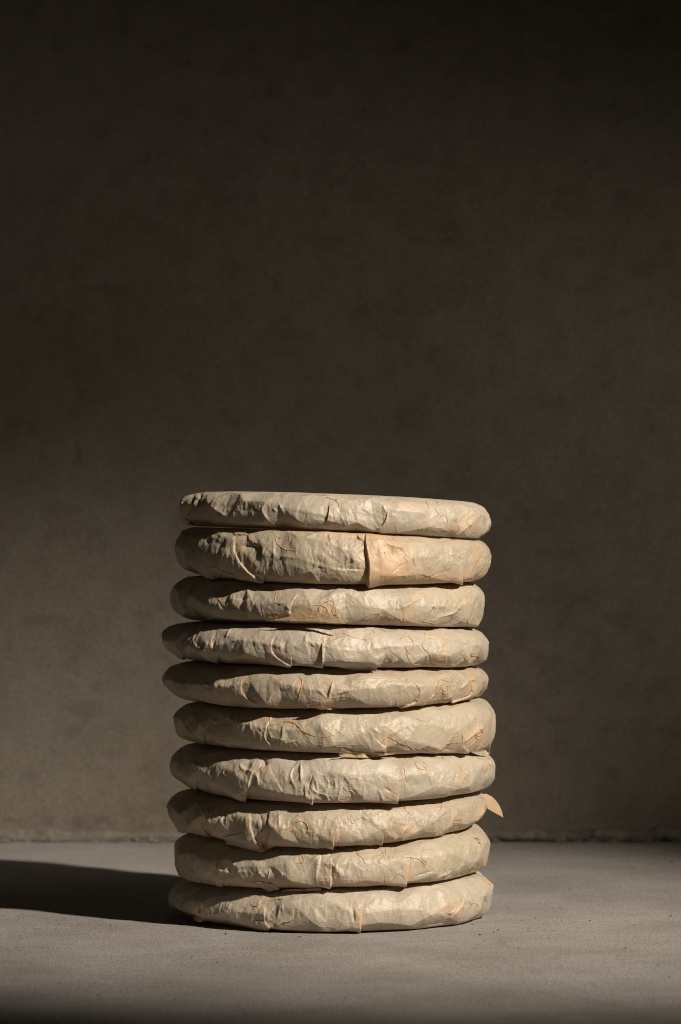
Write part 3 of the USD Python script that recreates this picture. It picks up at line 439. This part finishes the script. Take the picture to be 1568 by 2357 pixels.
kk = np.tile(np.arange(len(prof)), len(xs))
st = np.where(kk >= 4, np.clip((crack - .40) * 6, 0, .95), 0.0) + np.where(kk == 1, np.clip((crack2 - .45) * 5, 0, .7), 0.0)
w = put('/World', 'wall_ledge', v, grid_faces(len(xs), len(prof))[:, ::-1], wall_m, True, {'stain': st})
data(w, kind='structure')

# broken bits of plaster lying along the joint
parts = []
ico = trimesh.creation.icosphere(1, 1.0)
for k in range(90):
    m = ico.copy()
    r_ = rng.uniform(.0006, .0028) ** 1.0
    m.vertices *= (1 + .3 * rng.standard_normal((len(m.vertices), 1))) * np.array([r_ * rng.uniform(1, 3.2), r_, r_ * rng.uniform(.4, .8)])
    m.apply_translation([rng.uniform(-.30, .30), WALL_Y - rng.uniform(.003, .013), r_ * .3])
    parts.append(m)
m = trimesh.util.concatenate(parts)
w = put('/World', 'plaster_crumbs', np.array(m.vertices), np.array(m.faces), wall_m, False)
data(w, 'broken bits of brown plaster along the foot of the wall', 'plaster crumbs', kind='stuff')

# floor
xs = axis(-2.2, 2.2, -.30, .30, 300)
ys = np.concatenate([np.linspace(-2.9, -.62, 14)[:-1], np.linspace(-.62, WALL_Y + .01, 460)])
X, Y = np.meshgrid(xs, ys, indexing='ij')
q = np.stack([X, Y, 0 * X], -1)
rel = (fbm(q * 16, 3, 21) - .5) * .0006 * np.clip((np.hypot(X + .007, Y) - .095) / .03, 0, 1)
v = np.stack([X, Y, rel - .0003], -1).reshape(-1, 3)
st = spots(px(v), [(1156, 2170, 10, 8, 0, .3), (1460, 1998, 5, 3, 0, .4), (922, 2222, 9, 3, 0, .35), (800, 2266, 4, 3, 0, .35), (700, 2180, 40, 5, .03, .10)])
for _ in range(60):
    st = np.maximum(st, spots(v[:, :2], [(rng.uniform(-.26, .26), rng.uniform(-.55, .5), rng.uniform(.0012, .003), rng.uniform(.002, .007), 0, rng.uniform(.1, .3))]))
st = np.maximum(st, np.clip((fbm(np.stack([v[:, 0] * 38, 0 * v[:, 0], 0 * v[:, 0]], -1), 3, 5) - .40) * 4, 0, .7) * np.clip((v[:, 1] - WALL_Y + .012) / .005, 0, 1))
w = put('/World', 'floor', v, grid_faces(len(xs), len(ys)), floor_m, True, {'stain': st})
data(w, kind='structure')

# crumbs on the floor
parts = []
ico = trimesh.creation.icosphere(1, 1.0)
given = [(1113,2165),(1143,2192),(1194,2183),(1147,2141),(1137,2146),(1088,2128),(1158,2118),(1233,2114),(1312,2048),(1438,2056),(1547,1984),(1566,2009),(1264,2160),(1200,2120),(1105,2152),(1544,2109),(1460,2130),(1090,2118),(148,2069+45),(254,2132),(520,2150),(690,2157),(700,2175),(640,2143)]
for k in range(80):
    if k < len(given):
        x, y = given[k]
        d = EYE[2] * FPX / (y - 1178.5)
        c = unpx((x, y), d)
        s = rng.uniform(.0003, .0006)
    else:
        c = np.array([rng.uniform(-.25, .27), rng.uniform(-.40, .10), 0])
        s = rng.uniform(.00015, .00045)
    if np.hypot(c[0] + .007, c[1]) < .1:
        continue
    m = ico.copy()
    m.vertices *= (1 + .25 * rng.standard_normal((len(m.vertices), 1))) * np.array([s * rng.uniform(.9, 2.2), s * .8, s * .5])
    m.apply_transform(trimesh.transformations.rotation_matrix(rng.uniform(0, 3.1), [0, 0, 1]))
    m.apply_translation([c[0], c[1], s * .3])
    parts.append(m)
m = trimesh.util.concatenate(parts)
w = put('/World', 'crumbs', np.array(m.vertices), np.array(m.faces), crumb_m, False)
data(w, 'tiny dark crumbs scattered over the grey floor round the stack', 'crumbs', kind='stuff')

# ------------------------------------------------------------------ the stack: levels between the cakes (left, front, right; metres)
XC = -.0072
LEVEL_PX = [(1128, 1133, 1155), (1210, 1222, 1243), (1325, 1346, 1340), (1432, 1437, 1447), (1524, 1535, 1537), (1620, 1632, 1612), (1715, 1733, 1733), (1825, 1848, 1825), (1922, 1950, 1905), (2036, 2043, 2016)]
LEVEL = [tuple(EYE[2] - (y - 1178.5) * d / FPX for y, d in zip(row, (DIST - .035, DIST - .085, DIST - .035))) for row in LEVEL_PX] + [(0.0, 0.0, 0.0)]


def level(k, x, y):
    l, f, r = LEVEL[k]
    m = (l + r) / 2
    b, e = (r - l) / 2, f - m
    d, c = .35 * e, .45 * e
    a = m + .2 * e
    R = .094
    u, w = (x - XC) / R, -y / R
    return a + b * u + c * w + d * (w * w - u * u)


SPAN = [(414, 1128), (402, 1130), (394, 1117), (368, 1124), (376, 1124), (404, 1140), (391, 1138), (383, 1119), (395, 1128), (386, 1136)]
LABEL = ['topmost wrapped tea cake of the stack, sloping down to the right',
         'thickest wrapped tea cake, second from top, crumpled paper and peach fold at front',
         'third wrapped tea cake from top, triangular paper corner turned up at front',
         'fourth wrapped tea cake from top, reaching furthest left, looping golden fibres at right',
         'fifth wrapped tea cake from top, straight orange fibre down its front',
         'sixth wrapped tea cake from top, thick curved orange fibre left of its middle',
         'seventh wrapped tea cake from top, deep gathered pleats, paper tongue sticking out right',
         'third wrapped tea cake from floor, drooping paper tip, hook-shaped orange fibre at front',
         'second wrapped tea cake from floor, forked golden fibre on its top right',
         'lowest wrapped tea cake, lying on the grey floor under the whole stack']


FT_CELLS, FT_N = 40.0, 1000


def _facets():
    """crumpled sheet: random heights over a triangulated scatter, in [-1, 1], as a lookup table"""
    r = np.random.default_rng(5)
    g = np.linspace(0, FT_CELLS, FT_N)
    a, b = np.meshgrid(g, g, indexing='ij')
    n = int((FT_CELLS + 4) ** 2)
    i, j = np.meshgrid(np.arange(-2, FT_CELLS + 2), np.arange(-2, FT_CELLS + 2), indexing='ij')
    sites = np.stack([i.ravel(), j.ravel()], 1) + r.uniform(-.62, .62, (i.size, 2))
    return LinearNDInterpolator(Delaunay(sites), r.uniform(-1, 1, len(sites)), fill_value=0.0)(np.stack([a.ravel(), b.ravel()], 1)).reshape(FT_N, FT_N)


FT = _facets()


def _ridges():
    """thin crossing creases, in [0, 1], as a lookup table"""
    r = np.random.default_rng(6)
    g = np.linspace(0, FT_CELLS, FT_N)
    a, b = np.meshgrid(g, g, indexing='ij')
    i, j = np.meshgrid(np.arange(-2, FT_CELLS + 2), np.arange(-2, FT_CELLS + 2), indexing='ij')
    sites = np.stack([i.ravel(), j.ravel()], 1) + r.uniform(-.6, .6, (i.size, 2))
    d, k = cKDTree(sites).query(np.stack([a.ravel(), b.ravel()], 1), 2)
    sg = r.uniform(-.8, 1, len(sites))
    return (np.exp(-(d[:, 1] - d[:, 0]) / .13) * (sg[k[:, 0]] + sg[k[:, 1]]) * .7).reshape(FT_N, FT_N)


FR = _ridges()


def facet_noise(p, cell, seed, table=None):
    """continuous faceted height field in [-1, 1] at 2-D points p"""
    r = np.random.default_rng(seed)
    a, o = r.uniform(0, 6.28), r.uniform(0, FT_CELLS, 2)
    c, s_ = math.cos(a), math.sin(a)
    q = np.stack([p[:, 0] * c - p[:, 1] * s_, p[:, 0] * s_ + p[:, 1] * c], 0) / cell + o[:, None]
    return map_coordinates(FT if table is None else table, q * (FT_N - 1) / FT_CELLS, order=1, mode='mirror')


DIRS = {'L': np.array([-1., 0]), 'R': np.array([1., 0]), 'U': np.array([0, -1.]), 'D': np.array([0, 1.])}


def build_cake(k):                                                        # k = 1 (top) .. 10 (floor)
    rg = np.random.default_rng(100 + k)
    x0, x1 = SPAN[k - 1]
    R = (x1 - x0) / 2 * DIST / FPX * .999
    cx = ((x0 + x1) / 2 - 784) * DIST / FPX
    cy = rg.uniform(-.001, .001)
    taper = (.15, .5, .7, 1.0, 1.0, .4, .9, .8, .2, 1.0)[k - 1]
    # azimuth: 0 = towards the camera, + to the right; dense in front
    ph = np.concatenate([np.linspace(-math.pi * .56, math.pi * .56, 1120), np.linspace(math.pi * .56, math.pi * 1.44, 90)[1:-1]])
    nu = len(ph)
    th = np.linspace(-1, 1, 84)
    th = np.sign(th) * np.abs(th) ** 1.0 * math.pi / 2
    cb, ct = rg.uniform(.0095, .0115), rg.uniform(.019, .022) * (.85, .55, .95, 1, 1, 1, 1, 1, 1, 1)[k - 1]
    nb, ntp = 4, 10
    rb, rt = np.linspace(0.02, 1, nb, endpoint=False), np.linspace(1, .02, ntp + 1)[1:]
    nv = nb + len(th) + len(rt)
    P3 = np.stack([np.sin(ph), np.cos(ph), 0 * ph], -1)
    Rphi = R + .0007 + (fbm(P3 * 2.2 + k * 9.7, 3, k) - .5) * .0048 - .0003
    # keep the widest points left and right where they were seen
    n_exp = rg.uniform(2.2, 2.5)
    c, s = np.cos(th), np.sin(th)
    cc, ss = np.abs(c) ** (2 / n_exp), np.sign(s) * np.abs(s) ** (2 / n_exp)
    prof_r = np.concatenate([rb, np.ones(len(th)), rt])
    kind = np.concatenate([-np.ones(nb), np.zeros(len(th)), np.ones(len(rt))])
    cmul = np.concatenate([np.zeros(nb), cc, np.zeros(len(rt))])
    sv = np.concatenate([-np.ones(nb), ss, np.ones(len(rt))])
    corner = np.where(sv < 0, cb, ct)
    # the rim is wider and flatter on the left, blunter on the right
    side = np.clip(np.sin(ph), 0, 1)[:, None]
    left = np.clip(-np.sin(ph) - .30, 0, 1)[:, None]
    vary = .22 * (fbm(P3 * 2.6 + k * 5.1, 2, 30 + k) - .5)[:, None]
    corner = corner[None] * (1 + np.where(sv[None] > 0, -.22, -.10) * side) * (1 + taper * np.where(sv[None] > 0, .6, 2.2) * left + vary)
    RR = np.where(kind[None] == 0, (Rphi[:, None] - corner) + corner * cmul[None], (Rphi[:, None] - corner) * prof_r[None])
    x = cx + RR * np.sin(ph)[:, None]
    y = cy - RR * np.cos(ph)[:, None]
    gap = .0003
    zt = level(k - 1, x, y) - gap
    zb = level(k, x, y) + gap
    t = (zt - zb) / 2
    # slight sag and swell of the rim
    sw = (fbm(P3 * 3.1 + k * 3.3, 3, 50 + k) - .5)[:, None] * .0042
    lean = .0
    # the widest line lies low in front and nearer the middle at the sides
    wide = -.36 + .30 * np.abs(np.sin(ph))[:, None] ** 2 + .10 * vary
    z = (zt + zb) / 2 + t * np.where(sv[None] > 0, wide + (1 - wide) * sv[None], wide + (1 + wide) * sv[None]) + sw * (1 - np.abs(sv[None]) ** 3) + lean
    if k == 1:
        z -= np.where(kind[None] > 0, (1 - prof_r[None]) * .0006, 0)
    P = np.stack([x, y, z], -1)
    # the sheet is stiff: it spans from crease to crease in flat facets
    sl0 = np.concatenate([[0], np.cumsum(np.linalg.norm(np.diff(P[560], axis=0), axis=1))]) * 1000
    U = ph * R * 1000
    per = 2 * math.pi * R * 1000
    lo, hi = sl0[nb - 1], sl0[nb + len(th)]
    gu, gv = np.meshgrid(np.arange(0, per - 7, 17.0), np.linspace(lo, hi, 8), indexing='ij')
    cu = (gu + 7.0 * (rg.random(gu.shape) - .5) * 2 + (np.arange(8) % 2) * 8).ravel() + U[0]
    cv = np.clip((gv + (hi - lo) / 7 * .42 * (rg.random(gv.shape) - .5) * 2).ravel(), 0, sl0[-1])
    iu, iv = np.interp((cu - U[0]) % per + U[0], np.append(U, U[0] + per), np.arange(nu + 1)), np.interp(cv, sl0, np.arange(nv))
    Pw = np.concatenate([P, P[:1]], 0)
    CP = np.stack([map_coordinates(Pw[..., a], [iu, iv], order=1) for a in range(3)], -1)
    outw = np.stack([CP[:, 0] - cx, CP[:, 1] - cy, np.zeros(len(CP))], -1)
    outw /= np.linalg.norm(outw, axis=1, keepdims=True) + 1e-9
    edge = np.clip(np.minimum(cv - lo, hi - cv) / 8, 0, 1)[:, None]
    CP = CP + edge * (outw * (rg.random((len(CP), 1)) - .45) * .0014 + np.array([0, 0, 1]) * (rg.random((len(CP), 1)) - .5) * .0009)
    tu, tv, tp = np.concatenate([cu - per, cu, cu + per]), np.tile(cv, 3), np.tile(CP, (3, 1))
    inside = (tu > U[0] - 40) & (tu < U[0] + per + 40)
    gridp = np.stack([np.repeat(U, nv), np.tile(sl0, nu)], -1)
    flat = LinearNDInterpolator(Delaunay(np.stack([tu, tv], -1)[inside]), tp[inside])(gridp).reshape(P.shape)
    wflat = np.where(kind == 0, np.clip(1.15 - np.abs(sv) ** 6, 0, .50), 0.0)[None, :, None]
    P = np.where(np.isnan(flat), P, P * (1 - wflat) + np.nan_to_num(flat) * wflat)
    # normals of the plain form
    du = np.roll(P, -1, 0) - np.roll(P, 1, 0)
    dv = np.gradient(P, axis=1)
    N = np.cross(du, dv)
    N /= np.linalg.norm(N, axis=-1, keepdims=True) + 1e-12
    arc_u = (ph * R * 1000)[:, None] + 0 * z
    sl = np.concatenate([[0], np.cumsum(np.linalg.norm(np.diff(P[560], axis=0), axis=1))]) * 1000
    arc_v = np.broadcast_to(sl[None], z.shape)
    uv = np.stack([arc_u, arc_v], -1).reshape(-1, 2)
    Pf, Nf = P.reshape(-1, 3), N.reshape(-1, 3)
    svf = np.broadcast_to(sv[None], z.shape).ravel()
    kf = np.broadcast_to(kind[None], z.shape).ravel()
    rim = np.clip(1 - np.maximum(0, np.abs(svf) - .80) / .2, 0, 1) * (kf == 0)
    rim_up = np.where(svf > 0, np.clip(1 - np.maximum(0, svf - .93) / .07, .12, 1), rim) * (kf == 0) + .12 * (kf > 0)
    if k == 1:
        rim_up = np.maximum(rim_up, .3 * (kf > 0))
    Q = px(Pf)
    front = (Pf[:, 1] < cy + .012)
    disp = np.zeros(len(Pf))
    peach = np.zeros(len(Pf))
    # paper tension: soft facets everywhere, small gathered wrinkles round the shoulder
    pu = np.unwrap(ph)
    big = facet_noise(np.stack([uv[:, 0], uv[:, 1] * .8], -1), 16.0, 7 * k)
    mid = facet_noise(np.stack([uv[:, 0] * 1.2, uv[:, 1] * .8], -1), 6.0, 7 * k + 1)
    small = facet_noise(np.stack([uv[:, 0] * 1.4, uv[:, 1] * .8], -1), 2.6, 7 * k + 2)
    shoulder = np.exp(-((svf - .25) / .45) ** 2)
    patch = np.clip(fbm(np.stack([uv[:, 0] * .05, uv[:, 1] * .05, 0 * uv[:, 0] + k], -1), 3, 70 + k) * 2.6 - .8, 0, 1)
    disp += rim_up * (.45 * big + (.60 * mid + .20 * small) * shoulder * (.25 + patch) + .12 * mid + .20 * facet_noise(uv, 7.5, 7 * k + 4, FR) + .09 * (.4 + patch) * facet_noise(uv, 3.4, 7 * k + 8, FR) + .26 * np.clip(1.1 - np.abs(svf + .1), 0, 1) * facet_noise(np.stack([uv[:, 0] + .35 * uv[:, 1], uv[:, 1] * .22], -1), 6.5, 7 * k + 5, FR))
    # crumpled patches
    by_cell = {}
    for (view, ax, ay, rx, ry, amp, cell) in CRUMPLES[k]:
        o = V(view, [(ax, ay)])[0]
        w = np.exp(-(((Q - o) / (np.array([rx, ry]) * S)) ** 2).sum(1) ** 1.5) * front
        if cell not in by_cell:
            cu = np.stack([uv[:, 0], uv[:, 1]], -1)
            wr = facet_noise(cu, 9.0, k + 500) * 1.6
            cu = cu / 1.35
            by_cell[cell] = facet_noise(np.stack([cu[:, 0] + wr, cu[:, 1] * .75 + wr], -1), cell, int(k * 97 + cell * 13)) * .6 + .3 * facet_noise(cu, cell * .5, int(k * 57 + cell * 31)) + .55 * facet_noise(np.stack([cu[:, 0] + wr, cu[:, 1] + wr * .5], -1), cell * 1.5, int(k * 61 + cell * 17), FR)
        disp += rim_up * w * amp * .75 * by_cell[cell]
    # folds of the overlapping sheet
    for (view, pts, side, h, wd) in FOLDS[k]:
        line = smooth_line(V(view, pts), 4)
        wd = wd * S
        lo, hi = line.min(0) - 3.2 * wd, line.max(0) + 3.2 * wd
        sel = np.where(front & (Q > lo).all(1) & (Q < hi).all(1))[0]
        if not len(sel):
            continue
        wob = np.stack([facet_noise(uv[sel], 3.0, k + 900) * 1.2, 0 * sel], -1)
        vec, d, al = polyline_dist(Q[sel] + wob, line)
        sgn = np.sign(vec @ DIRS[side])
        ext = np.clip(np.minimum(al, 1 - al) / .10, .0, 1)
        endfade = np.where((al <= .001) | (al >= .999), np.exp(-d / (.25 * wd)), 1.0) * (.35 + .65 * ext)
        up = np.where(sgn > 0, np.clip(d / .5, 0, 1) * np.clip(1 - np.maximum(0, d - .6) / (2.0 * wd), 0, 1), -.45 * np.clip(1 - d / 45.0, 0, 1))
        rmask = np.where(svf[sel] < 0, (kf[sel] == 0) * np.clip(1 - np.maximum(0, np.abs(svf[sel]) - .93) / .07, 0, 1), rim_up[sel])
        disp[sel] += h * (.48 if side == 'L' else .95) * up * endfade * rmask * (.30 + 1.05 * al if side in 'LR' else 1.0)
        peach[sel] = np.maximum(peach[sel], .55 * (sgn > 0) * np.exp(-(d / 6.0)) * endfade)
    for (view, pts, h, wd) in CREASES[k]:
        line = smooth_line(V(view, pts), 4)
        wd = wd * S
        lo, hi = line.min(0) - 5 * wd, line.max(0) + 5 * wd
        sel = np.where(front & (Q > lo).all(1) & (Q < hi).all(1))[0]
        if not len(sel):
            continue
        vec, d, al = polyline_dist(Q[sel], line)
        ext = np.clip(np.minimum(al, 1 - al) / .25, 0, 1)
        disp[sel] += h * 1.05 * np.exp(-np.abs(d / wd) ** 1.1) * (.15 + .85 * ext) * np.where((al <= .001) | (al >= .999), np.exp(-d / wd), 1) * np.maximum(rim_up[sel], .0)
    for (view, ax, ay, rx, ry, a) in PEACH[k]:
        o = V(view, [(ax, ay)])[0]
        wq = Q + np.stack([facet_noise(uv, 4.0, k + 300), facet_noise(uv, 4.0, k + 301)], -1) * 3.0
        e = (((wq - o) / (np.array([rx, ry]) * S)) ** 2).sum(1)
        peach = np.maximum(peach, a * (.95 if k == 2 else .75) * np.exp(-(e * .85) ** 1.4) * front)
    # pleats on the far side
    for i in range(7):
        p0 = math.pi * .60 + i * math.pi * .80 / 6 + rg.uniform(-.1, .1)
        dd = (np.repeat(ph, nv) - p0) * R * 1000 + 6 * svf
        disp += rim * .8 * np.clip(dd / .6, 0, 1) * np.exp(-np.maximum(dd, 0) / 9) * (np.repeat(ph, nv) > math.pi * .57)
    P2 = Pf + Nf * (disp * .001)[:, None]
    f = grid_faces(nu, nv, True)
    for (view, x_, side, mm, wd) in DROOPS.get(k, []):
        x_ = V(view, [(x_, 0)])[0][0] + 1.2 * facet_noise(uv, 5.0, k + 640)
        e = (x_ - Q[:, 0]) * (1 if side == 'L' else -1)
        wgt = np.clip(e / .8, 0, 1) * np.clip(1 - e / (wd * S), 0, 1) * np.clip((-svf - .05) / .8, 0, 1) * np.clip((1 - np.abs(svf)) / .04, 0, 1) * (kf == 0) * front
        P2[:, 2] -= wgt * mm * .001
        P2 += np.stack([Nf[:, 0], Nf[:, 1], 0 * wgt], -1) * (wgt * mm * .0003)[:, None]
    # closing discs
    c0, c1 = len(P2), len(P2) + 1
    P2 = np.vstack([P2, P2.reshape(nu, nv, 3)[:, 0].mean(0), P2.reshape(nu, nv, 3)[:, -1].mean(0)])
    i = np.arange(nu)
    i2 = (i + 1) % nu
    tri = np.vstack([f[:, [0, 1, 2]], f[:, [0, 2, 3]], np.stack([i2 * nv, i * nv, np.full(nu, c0)], 1), np.stack([i * nv + nv - 1, i2 * nv + nv - 1, np.full(nu, c1)], 1)])
    org = np.array([cx, cy, float(level(k, cx, cy))])
    name = 'tea_cake' if k == 1 else 'tea_cake_%03d' % (k - 1)
    xf = UsdGeom.Xform.Define(stage, '/World/' + name)
    xf.AddTranslateOp().Set(Gf.Vec3d(*map(float, org)))
    data(xf.GetPrim(), LABEL[k - 1], 'tea cake', 'paper-wrapped tea cakes in the stack')
    base = '/World/' + name
    put(base, 'wrapper', P2 - org, tri, PAPER[k % 3], True, {'peach': np.append(peach, [0, 0])})
    # lookup of the finished surface by pixel
    G = P2[:-2].reshape(nu, nv, 3)
    du, dv = np.roll(G, -1, 0) - np.roll(G, 1, 0), np.gradient(G, axis=1)
    NN = np.cross(du, dv)
    NN /= np.linalg.norm(NN, axis=-1, keepdims=True) + 1e-12
    see = EYE - G
    see /= np.linalg.norm(see, axis=-1, keepdims=True)
    ok = ((NN * see).sum(-1) > .02) & (G[..., 1] < cy + .05)
    pts, nrm, vw = G[ok], Nf.reshape(nu, nv, 3)[ok], see[ok]
    tree = cKDTree(px(pts))

    def surf(q, kk=3):
        d, i = tree.query(q, kk)
        # of close candidates keep the nearest to the camera
        wgt = 1 / (d + .05) ** 2
        wgt /= wgt.sum(1, keepdims=True)
        return (pts[i] * wgt[..., None]).sum(1), (nrm[i] * wgt[..., None]).sum(1), d[:, 0]

    for (view, line, wd, tone) in FIBRES[k]:
        q = smooth_line(V(view, line), 7)
        # even steps
        L_ = np.concatenate([[0], np.cumsum(np.linalg.norm(np.diff(q, axis=0), axis=1))])
        n = max(6, int(L_[-1] / 1.6))
        q = np.stack([np.interp(np.linspace(0, L_[-1], n), L_, q[:, a]) for a in (0, 1)], 1)
        q += np.stack([noise(np.stack([np.arange(n) * .45, np.zeros(n) + a * 9.1, np.zeros(n) + wd], -1), k) - .5 for a in (0, 1)], 1) * 1.5
        p, nr, d = surf(q)
        keep = d < 3.0
        if keep.sum() < 4:
            continue
        p, nr = p[keep], nr[keep]
        for _ in range(2):
            p[1:-1] = (p[:-2] + 2 * p[1:-1] + p[2:]) / 4
        nr /= np.linalg.norm(nr, axis=1, keepdims=True)
        tg = np.gradient(p, axis=0)
        tg /= np.linalg.norm(tg, axis=1, keepdims=True) + 1e-12
        sd = np.cross(nr, tg)
        sd /= np.linalg.norm(sd, axis=1, keepdims=True) + 1e-12
        s = np.linspace(0, 1, len(p))
        hw = wd * S * (DIST - .05) / FPX * .5 * 1.15 * (np.clip(np.minimum(s, 1 - s) / .22, .25, 1)) * (.6 + .5 * noise(np.stack([s * len(p) * .35, 0 * s + wd, 0 * s + k], -1), 3)) * 1.0
        hw = np.maximum(hw, .00009)[:, None]
        ring = [p - sd * hw - nr * .0002, p - sd * hw * .6 + nr * .00022, p + nr * .00030, p + sd * hw * .6 + nr * .00022, p + sd * hw - nr * .0002]
        vv = np.stack(ring, 1).reshape(-1, 3)
        ff = grid_faces(len(p), 5)[:, ::-1]
        put(base, 'fibre', vv - org, ff, FIB[tone], True)

    for (view, poly, off, inside, lab, *at_depth) in FLAPS.get(k, []):
        q = V(view, poly)
        pg = Polygon(q)
        if not pg.is_valid:
            pg = pg.buffer(0)
        bnd = np.array(pg.exterior.coords)[:-1]
        L_ = np.concatenate([[0], np.cumsum(np.linalg.norm(np.diff(np.vstack([bnd, bnd[:1]]), axis=0), axis=1))])
        nb_ = int(L_[-1] / 1.3)
        cl = np.vstack([bnd, bnd[:1]])
        edge = np.stack([np.interp(np.linspace(0, L_[-1], nb_, endpoint=False), L_, cl[:, a]) for a in (0, 1)], 1)
        x_, y_ = np.meshgrid(np.arange(edge[:, 0].min(), edge[:, 0].max(), 1.5), np.arange(edge[:, 1].min(), edge[:, 1].max(), 1.5))
        inn = np.stack([x_.ravel(), y_.ravel()], 1)
        small_pg = pg.buffer(-.7)
        inn = inn[[small_pg.contains(Point(a)) for a in inn]] if len(inn) else inn
        allp = np.vstack([edge, inn]) + 1e-4 * rg.standard_normal((len(edge) + len(inn), 2))
        T = Delaunay(allp).simplices
        T = T[[pg.buffer(.05).contains(Point(a)) for a in allp[T].mean(1)]]
        # depth of the surface behind, smoothed, and how far in front of it the sheet stands
        sp, sn, sdist = surf(allp, 8)
        depth = sp[:, 1] - EYE[1]
        offs = np.zeros(len(allp))
        dd = np.linalg.norm(allp[:, None] - q[None], axis=-1)
        wgt = 1 / (dd + 1.0) ** 2.5
        wgt /= wgt.sum(1, keepdims=True)
        offs = 1.6 * (wgt * np.array(off)[None]).sum(1)
        for _ in range(3):
            nbr = cKDTree(allp).query(allp, min(9, len(allp)))[1]
            depth = .5 * depth + .5 * depth[nbr].mean(1)
        if at_depth:
            if np.ndim(at_depth[0]):
                a3 = np.array(at_depth[0], float)
                depth = np.column_stack([allp, np.ones(len(allp))]) @ np.linalg.solve(np.column_stack([a3[:, :2], np.ones(3)]), a3[:, 2])
                offs = 1.2 * np.sin(np.clip((allp[:, 0] - allp[:, 0].min()) / np.ptp(allp[:, 0]), 0, 1) * 3.14)
            else:
                depth = np.full(len(allp), at_depth[0])
        dep = depth - offs * .001
        wv = unpx(allp, dep)
        wv += (facet_noise(allp, 9.0, k + 77) * .00012)[:, None] * np.array([0, -1, 0])
        # make it a thin closed sheet
        tr = np.cross(wv[T[:, 1]] - wv[T[:, 0]], wv[T[:, 2]] - wv[T[:, 0]])
        T = np.where((tr[:, 1] > 0)[:, None], T[:, [0, 2, 1]], T)
        back = wv + np.array([0, .00022, 0])
        e = np.sort(np.vstack([T[:, [0, 1]], T[:, [1, 2]], T[:, [2, 0]]]), axis=1)
        ue, cnt = np.unique(e, axis=0, return_counts=True)
        be = ue[cnt == 1]
        n = len(wv)
        side = np.vstack([np.stack([be[:, 0], be[:, 1], be[:, 1] + n], 1), np.stack([be[:, 0], be[:, 1] + n, be[:, 0] + n], 1)])
        vv, ff = np.vstack([wv, back]), np.vstack([T, T[:, ::-1] + n, side])
        p = put(base, 'paper_flap', vv - org, ff, PAPER_IN if inside else PAPER[k % 3], 50)
        if lab:
            data(p, lab)


for k in range(1, 11):
    build_cake(k)
